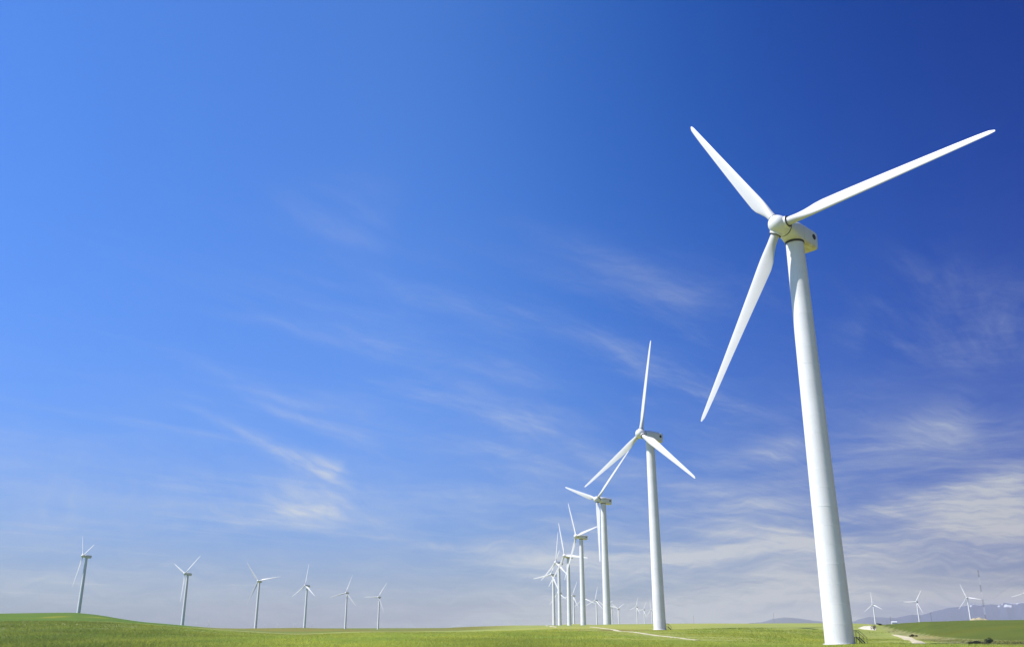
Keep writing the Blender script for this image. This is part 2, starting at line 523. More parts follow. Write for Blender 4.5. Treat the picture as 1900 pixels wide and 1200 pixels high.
def ground_raw(x, y):
    x, y = np.asarray(x, float), np.asarray(y, float)
    r = np.hypot(x, y) + 1e-6
    az = np.clip(np.arctan2(x, y), COLAZ[0], COLAZ[-1])
    px = np.interp(az, COLAZ, COLX)
    ef, es = np.interp(az, COLAZ, EF), np.interp(az, COLAZ, ES)
    rf, rs, rt, zt = tab(px, R_FRONT), tab(px, R_SKY), tab(px, R_TOE), tab(px, Z_TOE)
    zf, zs = np.tan(ef) * rf, np.tan(es) * rs
    rd = rf + 0.42 * (rs - rf)
    zd = np.minimum(zf, zs) - 1.3
    z = -1.85 + (zt + 1.85) * np.clip(r / rt, 0, 1)
    z = np.where(r > rt, zt + (zf - zt) * sstep((r - rt) / (rf - rt)), z)
    z = np.where(r > rf, zf + (zd - zf) * sstep((r - rf) / (rd - rf)), z)
    z = np.where(r > rd, zd + (zs - zd) * sstep((r - rd) / (rs - rd)), z)
    zfar = far_ground(x, y)
    z = np.where(r > rs, zs + (zfar - zs) * sstep((r - rs) / (1.0 * rs + 300)), z)
    und = (np.sin(x * .113 + 1.3 + .7 * np.sin(y * .041)) * np.sin(y * .067 + .6) * .09
           + np.sin(x * .047 - y * .035 + 2.1) * .11 + np.sin(x * .31 + y * .17) * np.sin(y * .23 - x * .09) * .035)
    return z + und * np.clip(r / 60, 0, 1) * np.clip(1.6 - r / 900, 0.15, 1)


_corr = []
for k_, sg in (('T1', 22.0), ('T2', 55.0), ('T3', 60.0), ('T4', 80.0), ('L1', 70.0)):
    X, Y, Z = TURB[k_][:3]
    _corr.append((X, Y, Z - float(ground_raw(X, Y)), sg))
for k_ in TURB:
    if k_ not in ('T1', 'T2', 'T3', 'T4', 'L1'):
        X, Y, Z = TURB[k_][:3]
        r_ = math.hypot(X, Y)
        es_ = float(np.interp(math.atan2(X, Y), COLAZ, ES))
        want = min(Z, math.tan(es_) * r_ - 1.2)
        _corr.append((X, Y, want - float(ground_raw(X, Y)), 60.0))


def ground(x, y):
    x, y = np.asarray(x, float), np.asarray(y, float)
    z = ground_raw(x, y)
    for (X, Y, d, sg) in _corr:
        z = z + d * np.exp(-((x - X) ** 2 + (y - Y) ** 2) / (2 * sg * sg))
    return z


def survey(px, py, rmax=1500.0, r0=60.0):
    """ground point seen at a photograph pixel"""
    d = pixel_ray(px, py)
    rs = np.geomspace(r0, rmax, 1500)
    P = d[None, :] * (rs / math.hypot(d[0], d[1]))[:, None]
    hit = np.where(P[:, 2] <= ground(P[:, 0], P[:, 1]))[0]
    i = hit[0] if len(hit) else len(rs) - 1
    return P[i, 0], P[i, 1]


def vnoise(x, y, seed=0):
    """cheap smooth value noise"""
    xi, yi = np.floor(x).astype(int), np.floor(y).astype(int)
    fx, fy = x - xi, y - yi
    fx, fy = fx * fx * (3 - 2 * fx), fy * fy * (3 - 2 * fy)

    def h(a, b):
        n = (a * 374761393 + b * 668265263 + seed * 974711) & 0x7fffffff
        n = ((n ^ (n >> 13)) * 1274126177) & 0x7fffffff
        return ((n ^ (n >> 16)) & 0xffff) / 65535.0
    return (h(xi, yi) * (1 - fx) + h(xi + 1, yi) * fx) * (1 - fy) + (h(xi, yi + 1) * (1 - fx) + h(xi + 1, yi + 1) * fx) * fy


def fbm(x, y, seed=0, o=4):
    s, a, t = 0, 1.0, 0
    for k in range(o):
        s = s + a * vnoise(x * 2 ** k, y * 2 ** k, seed + k)
        t += a
        a *= .55
    return s / t


def lerp(a, b, t):
    return a + (b - a) * np.asarray(t)[..., None]


def crop_color(x, y):
    """what grows where: wheat in front, other fields on the hills, rough verge on the right"""
    r = np.hypot(x, y)
    az = np.clip(np.arctan2(x, y), COLAZ[0], COLAZ[-1])
    px = np.interp(az, COLAZ, COLX)
    rf, rt, rs = tab(px, R_FRONT), tab(px, R_TOE), tab(px, R_SKY)
    jit = (fbm(x * .03, y * .03, 5) - .5) * 60
    wheat = np.array([.335, .375, .088])
    left = np.array([.185, .225, .062])
    c = lerp(np.broadcast_to(left, x.shape + (3,)), wheat, sstep((px - 60 + jit) / 620))
    # hill behind on the left
    back = sstep((r - rf * 1.02) / (rf * .06))
    hill = np.array([.115, .20, .012])
    c = lerp(c, hill, back * (1 - sstep((px - 330) / 110)))
    fallow = lerp(np.broadcast_to(np.array([.17, .235, .035]), x.shape + (3,)), np.array([.215, .215, .04]), sstep((fbm(x * .008, y * .008, 9) - .42) / .2))
    m = back * sstep((px - 330) / 110) * (1 - sstep((px - 860) / 120))
    c = c + (fallow - c) * m[..., None]
    # darker olive band just short of the far edge of the wheat
    edge = np.exp(-((r - rf * .86) / (rf * .07)) ** 2) * sstep((px - 400) / 60) * (1 - sstep((px - 660) / 220))
    c = lerp(c, np.array([.085, .085, .025]), edge * .7)
    # field on the right-hand rise, its lower edge running down to the right, rough verge below it
    el = np.arctan2(ground(x, y), r)
    eb = np.interp(az, COLAZ, E_RISE)
    on = sstep((px - 1585) / 30)
    rise = on * sstep((el - eb) / .0007)
    c = lerp(c, np.array([.112, .145, .020]), rise)
    verge = on * sstep((el - eb + .0055 + jit * 2e-5) / .002) * (1 - rise) * sstep((px - 1615) / 40)
    straw = lerp(np.broadcast_to(np.array([.25, .255, .09]), x.shape + (3,)), np.array([.31, .28, .125]), sstep((fbm(x * .15, y * .15, 3) - .4) / .25))
    c = c + (straw - c) * (verge * .85)[..., None]
    # trampled weeds beside the second tower
    d2 = np.hypot((x - 36) / 26, (y - 318) / 20)
    c = lerp(c, np.array([.27, .20, .065]), np.clip(1.25 - d2, 0, 1) * (fbm(x * .12, y * .12, 21) > .45) * .8)
    d1 = np.hypot((x - 60) / 16, (y - 139) / 5)
    c = lerp(c, np.array([.20, .16, .07]), np.clip(1.2 - d1, 0, 1) * .6)
    # mustard-yellow patches on the left hill
    for (qx, qy) in ((105, 1139.5), (176, 1141)):
        gx, gy = YEL[(qx, qy)]
        dd = np.hypot((x - gx) / 9, (y - gy) / 22)
        c = lerp(c, np.array([.42, .38, .02]), np.clip(1.2 - dd, 0, 1) * (fbm(x * .05, y * .05, 31) * 1.3))
    return c


E_RISE = np.array([az_el(x, y)[1] for x, y in zip(COLX, tab(COLX, [(-500, 1100), (1560, 1100), (1590, 1150), (1635, 1164), (1660, 1172), (1700, 1180), (1740, 1186),
                                                                            (1800, 1190.5), (1900, 1194), (2400, 1200)]))])
YEL = {}
for q in ((105, 1139.5), (176, 1141)):
    YEL[q] = survey(q[0], q[1], 1500, 450)

azs = np.concatenate([np.radians(np.arange(-180, -44, 3.0)), np.radians(np.arange(-44, 44, 0.22)), np.radians(np.arange(44, 180, 3.0))])
rads = np.concatenate([[0.0], np.geomspace(4, 60, 16), np.geomspace(62, 1500, 230), np.geomspace(1540, 20000, 46)])
na, nr = len(azs), len(rads)
A, RR = np.meshgrid(azs, rads)
GX, GY = RR * np.sin(A), RR * np.cos(A)
GZ = ground(GX, GY)
V = np.stack([GX, GY, GZ], -1).reshape(-1, 3)
i, j = np.meshgrid(np.arange(nr - 1), np.arange(na), indexing='ij')
j2 = (j + 1) % na
loops = np.stack([i * na + j, i * na + j2, (i + 1) * na + j2, (i + 1) * na + j], -1).reshape(-1)
me = fast_mesh('field', V, loops, 4, M_GROUND, crop_color(V[:, 0], V[:, 1]) * .84)
me.polygons.foreach_set('use_smooth', np.ones(len(me.polygons), bool))
# orient upwards
if me.polygons[na * 30].normal.z < 0:
    me.flip_normals()
link('field', me, kind='structure', label='rolling green crop field reaching to the horizon')


# ------------------------------------------------------------------ crop and rough grass
def scatter(n, r0, r1, a0, a1, h, w, seed, blades=4, keep=None):
    g = np.random.default_rng(seed)
    u = g.random(n)
    r = np.sqrt(r0 ** 2 + u * (r1 ** 2 - r0 ** 2))
    a = R_(a0) + g.random(n) * R_(a1 - a0)
    x, y = r * np.sin(a), r * np.cos(a)
    dn = fbm(x * .22, y * .22, 17)
    ok = g.random(n) < np.clip(.25 + (dn - .32) * 2.4, .12, 1)
    if keep is not None:
        ok &= keep(x, y)
    x, y, dn = x[ok], y[ok], dn[ok]
    z = ground(x, y)
    pn = fbm(x * .05, y * .022, 41)
    pn2 = fbm(x * .16, y * .06, 53, 3)
    c = crop_color(x, y) * ((0.88 + .4 * dn) * (.55 + .6 * pn + .35 * pn2))[:, None]
    c = c * np.stack([.86 + .30 * pn2, np.ones(len(x)), 1.1 - .2 * pn2], -1)
    n = len(x)
    hh = h * (.55 + .9 * dn) * (.7 + .6 * g.random(n)) * grown(x, y)
    vs, cs = [], []
    for b in range(blades):
        an = g.random(n) * 2 * np.pi
        le = (.35 + .85 * g.random(n)) * hh
        wd = w * (.7 + .6 * g.random(n))
        ox, oy = x + (g.random(n) - .5) * .30, y + (g.random(n) - .5) * .30
        px_, py_ = np.cos(an + 1.57) * wd, np.sin(an + 1.57) * wd
        hb = hh * (.6 + .5 * g.random(n))
        p0 = np.stack([ox - px_, oy - py_, z - .03], -1)
        p1 = np.stack([ox + px_, oy + py_, z - .03], -1)
        p2 = np.stack([ox + np.cos(an) * le, oy + np.sin(an) * le, z + hb], -1)
        vs.append(np.stack([p0, p1, p2], 1))
        k = (.85 + .35 * g.random(n))[:, None]
        cs.append(np.stack([c * k] * 3, 1))
    return np.concatenate(vs).reshape(-1, 3), np.concatenate(cs).reshape(-1, 3)


# ------------------------------------------------------------------ tracks
def strip(name, left, right, label, tint, kind='structure', n=40, m=5, lift=.05):
    """gravel surface between two edge lines, lying on the terrain"""
    def resample(p):
        p = np.array(p)
        s = np.concatenate([[0], np.cumsum(np.hypot(*np.diff(p, axis=0).T))])
        t = np.linspace(0, s[-1], n)
        return np.stack([np.interp(t, s, p[:, 0]), np.interp(t, s, p[:, 1])], -1)
    Lp, Rp = resample(left), resample(right)
    g = np.random.default_rng(len(name))
    vs, tn = [], []
    for i in range(n):
        w = float(np.hypot(*(Rp[i] - Lp[i])))
        for j in range(m + 1):
            t = j / m
            e = (g.random() - .5) * .22 if j in (0, m) else 0
            p = Lp[i] + (Rp[i] - Lp[i]) * (t + e * .5)
            zz = float(ground(p[0], p[1])) + (lift if 0 < j < m else -.02)
            vs.append((p[0], p[1], zz))
            tn.append(np.array(tint) * (.85 + .3 * g.random()))
    fs = [(i * (m + 1) + j, i * (m + 1) + j + 1, (i + 1) * (m + 1) + j + 1, (i + 1) * (m + 1) + j) for i in range(n - 1) for j in range(m)]
    me = make_mesh(name, vs, fs, M_TRACK, True, np.array(tn))
    if me.polygons[0].normal.z < 0:
        me.flip_normals()
    link(name, me, label=label, kind=kind)
    return (Lp + Rp) / 2, np.hypot(*(Rp - Lp).T) / 2


GRAVEL = (.54, .48, .32)
TR = []


def px_line(pts, rmax=1500):
    return [survey(a, b, rmax) for a, b in pts]


cl = np.array(px_line([(1292, 1188.8), (1250, 1183.5), (1210, 1178.8), (1170, 1173), (1135, 1168), (1095, 1163)]))
dd = np.gradient(cl, axis=0)
nn = np.stack([-dd[:, 1], dd[:, 0]], -1) / np.hypot(dd[:, 0], dd[:, 1])[:, None]
hw_ = np.linspace(0.55, 1.25, len(cl))[:, None]
TR.append(strip('gravel_track', cl - nn * hw_, cl + nn * hw_, 'thin pale gravel track running past the second tower', GRAVEL))
TR.append(strip('gravel_track', px_line([(1009, 1160), (1018, 1162.5), (1029, 1164)]), px_line([(1013, 1159.6), (1022, 1161.3), (1032, 1162.5)]),
                'short pale gravel strip left of the turbine row', GRAVEL))
TR.append(strip('gravel_track', px_line([(1650, 1180), (1668, 1186), (1686, 1193), (1690, 1198)]), px_line([(1664, 1180.5), (1692, 1185), (1710, 1193), (1722, 1198)]),
                'pale dirt track curving in from the lower right', (.55, .48, .31)))
TR.append(strip('gravel_pad', px_line([(1588, 1168), (1603, 1171), (1622, 1173)]), px_line([(1601, 1163.5), (1612, 1163), (1624, 1165)]),
                'bright gravel pad beyond the foot of the nearest tower', (.70, .64, .47)))


def off_track(x, y):
    az = np.clip(np.arctan2(x, y), COLAZ[0], COLAZ[-1])
    px = np.interp(az, COLAZ, COLX)
    rr_ = np.hypot(x, y)
    ok = ~((px > 1600) & (np.arctan2(ground(x, y), rr_) > np.interp(az, COLAZ, E_RISE)))
    for (c, hw) in TR:
        for k in range(0, len(c), 1):
            ok &= ((x - c[k, 0]) ** 2 + (y - c[k, 1]) ** 2) > (hw[k] * 1.02) ** 2
    for k_ in ('T1', 'T2'):
        ok &= ((x - TURB[k_][0]) ** 2 + (y - TURB[k_][1]) ** 2) > 2.3 ** 2
    return ok


def grown(x, y):
    """the crop is short along the tracks and round the tower feet"""
    d = np.full(len(x), 1e9)
    for (c, hw) in TR:
        for k in range(len(c)):
            d = np.minimum(d, np.hypot(x - c[k, 0], y - c[k, 1]) - hw[k])
    for k_ in ('T1', 'T2'):
        d = np.minimum(d, np.hypot(x - TURB[k_][0], y - TURB[k_][1]) - 5)
    return np.clip(d / 22, .16, 1)


parts_v, parts_c = [], []
for (n, r0, r1, h, w, sd) in ((46000, 55, 90, .30, .030, 1), (120000, 86, 150, .33, .035, 2), (90000, 145, 240, .36, .050, 3), (70000, 230, 345, .32, .06, 4)):
    v_, c_ = scatter(n, r0, r1, -38, 38, h, w, sd, 4, off_track)
    parts_v.append(v_)
    parts_c.append(c_)
gv, gc = np.concatenate(parts_v), np.concatenate(parts_c)
link('crop_blades', fast_mesh('crop_blades', gv, np.arange(len(gv)), 3, M_GRASS, gc), kind='stuff',
     label='young green crop standing across the near field')

# ------------------------------------------------------------------ wind turbine meshes
H_T, R_T, OV, TILT = 67.0, 36.118, 4.328, R_(7.569)
HUBZ, HUBY = H_T + OV * math.sin(TILT), -OV * math.cos(TILT)


def tower_mesh(name, seg, detail):
    g = Geo()
    rr = lambda z: 2.14 + (1.50 - 2.14) * (z / 65.4) if z > 0 else 2.14
    prof = [(2.14, -7.0), (2.14, 0.0)]
    if detail:
        z = 2.9
        while z < 64.5:
            r = rr(z)
            flange = min(abs(z - q) for q in (20.3, 43.5)) < .1
            if flange:
                prof += [(r, z - .05), (r + .02, z - .04), (r + .02, z + .04), (rr(z + .05), z + .05)]
            else:
                prof += [(r, z - .04), (r + .018, z), (rr(z + .04), z + .04)]
            z += 2.9
    else:
        prof += [(rr(z), z) for z in (20, 45)]
    prof += [(rr(65.3), 65.3)]
    g.lathe(prof, seg)
    me = g.mesh(name, M_TOWER, True, 1.2 if detail else 28)
    return me


def section(hw, top, bot, n, y, k=40):
    out = []
    for i in range(k):
        a = 2 * math.pi * i / k
        c, s = math.cos(a), math.sin(a)
        x = hw * math.copysign(abs(c) ** (2 / n), c)
        zz = (top if s > 0 else -bot) * math.copysign(abs(s) ** (2 / n), s)
        out.append((x, y, zz))
    return out


def loft(rings, mat, name, sharp=35):
    g = Geo()
    k = len(rings[0])
    vs = [p for r in rings for p in r]
    fs = [(i * k + j, (i + 1) * k + j, (i + 1) * k + (j + 1) % k, i * k + (j + 1) % k) for i in range(len(rings) - 1) for j in range(k)]
    fs += [tuple(range(k)), tuple(reversed(range((len(rings) - 1) * k, len(rings) * k)))]
    g.add(vs, fs)
    return g.mesh(name, mat, True, sharp)


def nacelle_mesh():
    S = [(1.48, 1.48, 1.42, -1.42, 2.0), (1.75, 1.55, 1.52, -1.50, 2.1), (2.3, 1.62, 1.60, -1.60, 2.6), (3.0, 1.66, 1.66, -1.70, 3.4), (4.0, 1.68, 1.70, -1.78, 5.4),
         (6.5, 1.67, 1.66, -1.80, 6.5), (8.55, 1.64, 1.60, -1.80, 8), (9.1, 1.60, 1.46, -1.76, 8), (9.2, 1.55, 1.38, -1.70, 8), (9.5, 1.25, 1.0, -1.42, 6)]
    return loft([section(hw, t, b, n, y) for (y, hw, t, b, n) in S], M_NAC, 'nacelle')


def spinner_mesh():
    g = Geo()
    prof = [(0.02, -2.02), (0.40, -1.97), (0.80, -1.82), (1.16, -1.55), (1.42, -1.18), (1.58, -0.70), (1.66, -0.10), (1.66, 0.60), (1.60, 1.10), (1.52, 1.28)]
    g.lathe(prof, 48, 'Y')
    for kk in range(3):
        an = kk * 2 * math.pi / 3
        vs, fs = [], []
        for (r, h) in ((1.12, 0.6), (1.06, 1.45), (0.98, 1.80), (0.92, 1.82)):
            for q in range(32):
                a = 2 * math.pi * q / 32
                p = Vector((r * math.cos(a), r * math.sin(a), h))
                p.rotate(Quaternion((0, 1, 0), an))
                vs.append(p)
        for i_ in range(3):
            for q in range(32):
                fs.append((i_ * 32 + q, i_ * 32 + (q + 1) % 32, (i_ + 1) * 32 + (q + 1) % 32, (i_ + 1) * 32 + q))
        fs.append(tuple(range(96, 128)))
        g.add(vs, fs)
    return g.mesh('spinner', M_NAC, True, 40)


def blade_mesh(name, k, spans):
    """Z along the blade, X towards the leading edge, -Y upwind"""
    rs = np.array([1.70, 2.6, 3.6, 5.0, 6.6, 8.0, 12, 18, 24, 30, 34, 35.4, 36.118])
    ch = np.array([1.46, 1.46, 1.55, 1.98, 2.50, 2.62, 2.35, 1.94, 1.54, 1.18, .88, .70, .26])
    th = np.array([1.46, 1.44, 1.30, 1.05, .82, .70, .52, .38, .28, .19, .13, .09, .03])
    tw = np.array([13., 13, 13, 13, 12.5, 12, 9, 5.5, 3, 1.2, 0.2, 0, 0]) + 2.0
    ax = np.array([.50, .50, .47, .41, .35, .33, .32, .32, .32, .33, .35, .38, .50])     # pitch axis from leading edge
    rnd = np.array([1., 1, .85, .5, .15, .05, 0, 0, 0, 0, 0, 0, 0])
    t = np.concatenate([np.linspace(1.70, 8, int(spans * .4)), np.linspace(8.8, 34.6, int(spans * .5)), np.array([35.3, 35.8, 36.03, 36.118])])
    rings = []
    for r in t:
        c, h, b, a_, q = (float(np.interp(r, rs, arr)) for arr in (ch, th, tw, ax, rnd))
        b = R_(b)
        ring = []
        for i_ in range(k):
            an = 2 * math.pi * i_ / k
            u = .5 - .5 * math.cos(an)                    # 0 at the leading edge, 1 at the trailing edge
            sgn = 1 if an < math.pi else -1
            yt = 5 * (.2969 * math.sqrt(u) - .126 * u - .3516 * u ** 2 + .2843 * u ** 3 - .1036 * u ** 4)
            af = sgn * yt * (1.08 if sgn > 0 else .86) * h
            ci = .5 * math.sin(an) * h
            yy = af * (1 - q) + ci * q
            x0 = (a_ - u) * c
            # upper (suction) side faces downwind
            ring.append((x0 * math.cos(b) + yy * math.sin(b), -x0 * math.sin(b) + yy * math.cos(b), r))
        bend = 0.0
        rings.append([(p[0], p[1] + bend, p[2]) for p in ring])
    return loft(rings, M_BLADE, name, 50)


def ring_mesh(name, r0, r1, z0, z1, mat, seg=40, axis='Z'):
    g = Geo()
    g.lathe([(r0, z0), (r1, z0), (r1, z1), (r0, z1)], seg, axis, (False, False))
    return g.mesh(name, mat, True, 30)


ME_TOWER = tower_mesh('tower', 72, True)
ME_TOWER_FAR = tower_mesh('tower_far', 20, False)
ME_NAC = nacelle_mesh()
ME_SPIN = spinner_mesh()
ME_BLADE = blade_mesh('blade', 28, 44)
ME_BLADE_FAR = blade_mesh('blade_far', 10, 14)
ME_COLLAR = ring_mesh('blade_collar', .74, 1.02, 1.79, 1.87, M_GAP)
ME_SEAL = ring_mesh('hub_seal', 1.0, 1.50, 1.26, 1.50, M_GAP, 48, 'Y')
def seam_mesh(y):
    lo, hi = section(1.683, 1.70, -1.787, 5.6, y), section(1.683, 1.70, -1.787, 5.6, y + .035)
    g = Geo()
    k = len(lo)
    g.add(lo + hi, [(j, k + j, k + (j + 1) % k, (j + 1) % k) for j in range(k)])
    return g.mesh('panel_seam', M_SEAM, True)


M_SEAM = mat_plain('panel_joint', (0.34, 0.33, 0.30), 0.7)
ME_SEAM = seam_mesh(4.9)
ME_YAW = ring_mesh('yaw_ring', .8, 1.60, 65.26, 65.60, M_GAP, 56)

g = Geo()
g.lathe([(.50, 0), (.52, .02), (.52, .05), (.42, .06), (.38, .035), (.05, .035)], 28)
ME_VENT = g.mesh('vent', M_VENT, True, 30)
g = Geo()
g.bar((0, 8.3, 1.3), (0, 8.3, 2.25), .035)
g.bar((-.35, 8.3, 2.2), (.35, 8.3, 2.2), .025)
for s in (-.35, .35):
    g.bar((s, 8.3, 2.2), (s, 8.3, 2.42), .05)
ME_SENSOR = g.mesh('wind_sensor', M_STEEL)

g = Geo()                                          # door, curved like the tower wall
for q in range(9):
    a0, a1 = R_(-12 + q * 24 / 9), R_(-12 + (q + 1) * 24 / 9)
    r = 2.16
    z0, z1 = 1.15, 3.15
    zz = [z1 - .28 * abs((-12 + u * 24 / 9) / 12) ** 2.5 for u in (q, q + 1)]
    g.add([(r * math.cos(a0), r * math.sin(a0), z0), (r * math.cos(a1), r * math.sin(a1), z0), (r * math.cos(a1), r * math.sin(a1), zz[1]), (r * math.cos(a0), r * math.sin(a0), zz[0])], [(0, 1, 2, 3)])
ME_DOOR = g.mesh('door', M_DOOR, True)
ST = Geo()
ST.box(2.05, 2.95, -.55, .55, 1.00, 1.08)           # landing
for s in (-.52, .52):
    ST.bar((2.9, s, .96), (4.15, s, -.25), .07)     # stringers
    ST.bar((2.15, s, 0.0), (2.15, s, 1.0), .04)
    ST.bar((2.85, s, -.2), (2.85, s, 1.0), .04)
    ST.bar((2.3, s, 1.0), (2.3, s, 2.0), .028)
    ST.bar((2.9, s, 1.0), (2.9, s, 2.0), .028)
    ST.bar((4.0, s, -.1), (4.0, s, .95), .028)
    ST.bar((2.2, s, 2.0), (2.9, s, 2.0), .03)
    ST.bar((2.9, s, 2.0), (4.0, s, .95), .03)
ME_STAIR = ST.mesh('entrance_stairs', M_STEEL)
g = Geo()
g.box(-.13, .13, -.5, .5, -.02, .02)
ME_TREAD = g.mesh('tread', M_STEEL)
g = Geo()
g.lathe([(2.42, -.6), (2.42, .05), (2.36, .10), (2.1, .12)], 48, cap=(False, False))
ME_FOOT = g.mesh('foundation', M_CONC, True, 30)

ROT0 = Matrix.Translation((0, HUBY, HUBZ)) @ Matrix.Rotation(-TILT, 4, 'X')
NTILT = R_(5.0)
NAC0 = Matrix.Translation((0, HUBY, HUBZ)) @ Matrix.Rotation(-NTILT, 4, 'X')
# check the sense of the tilt: the rotor axis must rise towards the front
if (ROT0.to_3x3() @ Vector((0, -1, 0))).z < 0:
    ROT0 = Matrix.Translation((0, HUBY, HUBZ)) @ Matrix.Rotation(TILT, 4, 'X')
    NAC0 = Matrix.Translation((0, HUBY, HUBZ)) @ Matrix.Rotation(NTILT, 4, 'X')


def turbine(key, label, group, near):
    X, Y, Z, psi, phi = TURB[key]
    root = bpy.data.objects.new('wind_turbine', None)
    root.empty_display_size = 4
    col.objects.link(root)
    root.location = (X, Y, Z)
    root.rotation_euler = (0, 0, R_(psi))
    tag(root, label, 'wind turbine', group)
    tower = link('tower', ME_TOWER if near else ME_TOWER_FAR, root)
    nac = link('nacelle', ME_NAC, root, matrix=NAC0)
    spin_m = ROT0 @ Matrix.Rotation(R_(phi), 4, 'Y')
    link('spinner', ME_SPIN, root, matrix=spin_m)
    for k in range(3):
        b = link('blade', ME_BLADE if near else ME_BLADE_FAR, root, matrix=ROT0 @ Matrix.Rotation(R_(phi + 120 * k), 4, 'Y'))
        if near:
            link('blade_collar', ME_COLLAR, b)
    if near:
        link('hub_seal', ME_SEAL, nac)
        link('yaw_ring', ME_YAW, tower)
        for s in (-1, 1):
            link('vent', ME_VENT, nac, matrix=Matrix.Translation((s * 1.625, 8.0, .25)) @ Matrix.Rotation(s * math.pi / 2, 4, 'Y'))
        link('wind_sensor', ME_SENSOR, nac)
        link('panel_seam', ME_SEAM, nac)
        if key in ('T1', 'T2'):
            rot = Matrix.Rotation(R_(-psi + 4), 4, 'Z')
            link('door', ME_DOOR, tower, matrix=rot)
            link('foundation', ME_FOOT, root)
            stair = link('entrance_stairs', ME_STAIR, root, matrix=rot)
            for k in range(5):
                link('tread', ME_TREAD, stair, matrix=Matrix.Translation((3.08 + k * .21, 0, .82 - k * .205)))
    return root


ROW, LEFT, FAR, RIGHT, HAZY = ('turbines in the row receding from the nearest one', 'turbines on the left-hand rise', 'small distant turbines behind the row',
                               'small turbines behind the right-hand rise', 'faint turbines far off in the haze')
SPEC = [
    ('T1', 'tallest white wind turbine in front, steel stairs at its foot', ROW, True),
    ('T2', 'second largest white turbine, stairs at its foot beside the thin gravel track', ROW, True),
    ('T3', 'third turbine of the row, one blade hanging straight down along its tower', ROW, True),
    ('T4', 'fourth turbine of the row, one blade pointing right towards the third tower', ROW, True),
    ('T5', 'fifth turbine of the row, one blade lying level across the fourth tower', ROW, True),
    ('T6', 'sixth turbine of the row, one blade upright, left of the level-bladed one', ROW, False),
    ('T7', 'last and leftmost turbine of the row, one blade reaching level to the left', ROW, False),
    ('T8', 'small distant turbine mostly hidden behind the sixth tower of the row', FAR, False),
    ('T10', 'small distant turbine between the fourth and fifth towers of the row', FAR, False),
    ('T12', 'small distant turbine hidden behind the fourth tower, only its blades showing', FAR, False),
    ('T11', 'small distant turbine in the gap between the third and fourth towers', FAR, False),
    ('T13', 'small distant turbine hidden behind the third tower, blade tips showing either side', FAR, False),
    ('T14', 'small distant turbine close against the right edge of the third tower', FAR, False),
    ('T15', 'small distant turbine right of the third tower, two blades raised in a V', FAR, False),
    ('T16', 'left one of the pair of distant turbines left of the second tower', FAR, False),
    ('T17', 'right one of the pair of distant turbines left of the second tower', FAR, False),
    ('T18', 'tiny distant turbine touching the left edge of the second tower', FAR, False),
    ('R1', 'distant turbine behind the nearest tower, a single blade tip showing on its left', RIGHT, False),
    ('R2', 'small turbine beyond the gravel pad just right of the nearest tower', RIGHT, False),
    ('R3', 'small turbine midway between gravel pad and lattice mast, one blade level left', RIGHT, False),
    ('R4', 'small turbine beside the tall lattice mast, one blade reaching towards the mast', RIGHT, False),
    ('R5', 'turbine cut by the right edge of the picture, a blade reaching left', RIGHT, False),
    ('L1', 'leftmost turbine, on top of the left-hand hill, largest of those on the left', LEFT, False),
    ('L2', 'turbine second from left, on the right slope of the left-hand hill', LEFT, False),
    ('L3', 'third turbine from left, a long blade stretched out level to the right', LEFT, False),
    ('L4', 'fourth turbine from left, one blade upright and two spread below', LEFT, False),
    ('L5', 'fifth turbine from left, blade raised right and one sloping down left', LEFT, False),
    ('L6', 'sixth turbine from left, at the low point of the skyline, a blade level left', LEFT, False),
    ('D2', 'faint tiny turbine just right of the second tower from left', HAZY, False),
    ('D1', 'faint tiny turbine a little further right of the second tower from left', HAZY, False),
    ('D5', 'faint tiny turbine just right of the third tower from left', HAZY, False),
    ('D3', 'faint tiny turbine midway between the third and fourth towers from left', HAZY, False),
    ('D4', 'faint tiny turbine just left of the fourth tower from left', HAZY, False),
    ('D6', 'faint tiny turbine just right of the fourth tower from left', HAZY, False),
]
for s in SPEC:
    turbine(*s)
for k_ in ('T1', 'T2'):
    pass


# ------------------------------------------------------------------ lattice mast
def at_range(px, py, dist):
    d = pixel_ray(px, py)
    return d * (dist / math.hypot(d[0], d[1]))


mb = at_range(1826, 1150, 1650.0)
mt = at_range(1811.5, 1061, 1650.0)
m_h = float(mt[2] - mb[2]) + 6.0
mast = bpy.data.objects.new('lattice_mast', None)
col.objects.link(mast)
mast.location = (mb[0], mb[1], mb[2] - 6.0)
tag(mast, 'tall slim lattice mast in dark and white bands on the right-hand rise', 'mast')
cuts = [0, .075, .22, .37, .51, .655, .80, .88, 1.0]
NS = 7
for s in range(NS):
    z0, z1 = m_h * s / NS, m_h * (s + 1) / NS
    g = Geo()
    legs = [(0.95 * math.cos(R_(90 + 120 * k)), 0.95 * math.sin(R_(90 + 120 * k))) for k in range(3)]
    for k in range(3):
        a, b = legs[k], legs[(k + 1) % 3]
        g.bar((a[0], a[1], z0), (a[0], a[1], z1), .14, 5)
        nb = 6
        for q in range(nb):
            u0, u1 = z0 + (z1 - z0) * q / nb, z0 + (z1 - z0) * (q + 1) / nb
            p, r = (a, b) if q % 2 == 0 else (b, a)
            g.bar((p[0], p[1], u0), (r[0], r[1], u1), .06, 4)
            g.bar((a[0], a[1], u1 - .02), (b[0], b[1], u1 - .02), .05, 4)
    link('mast_section', g.mesh('mast_section', M_MASTG if s % 2 == 0 else M_MASTW), mast,
         label='dark painted band of the mast' if s % 2 == 0 else 'white painted band of the mast')

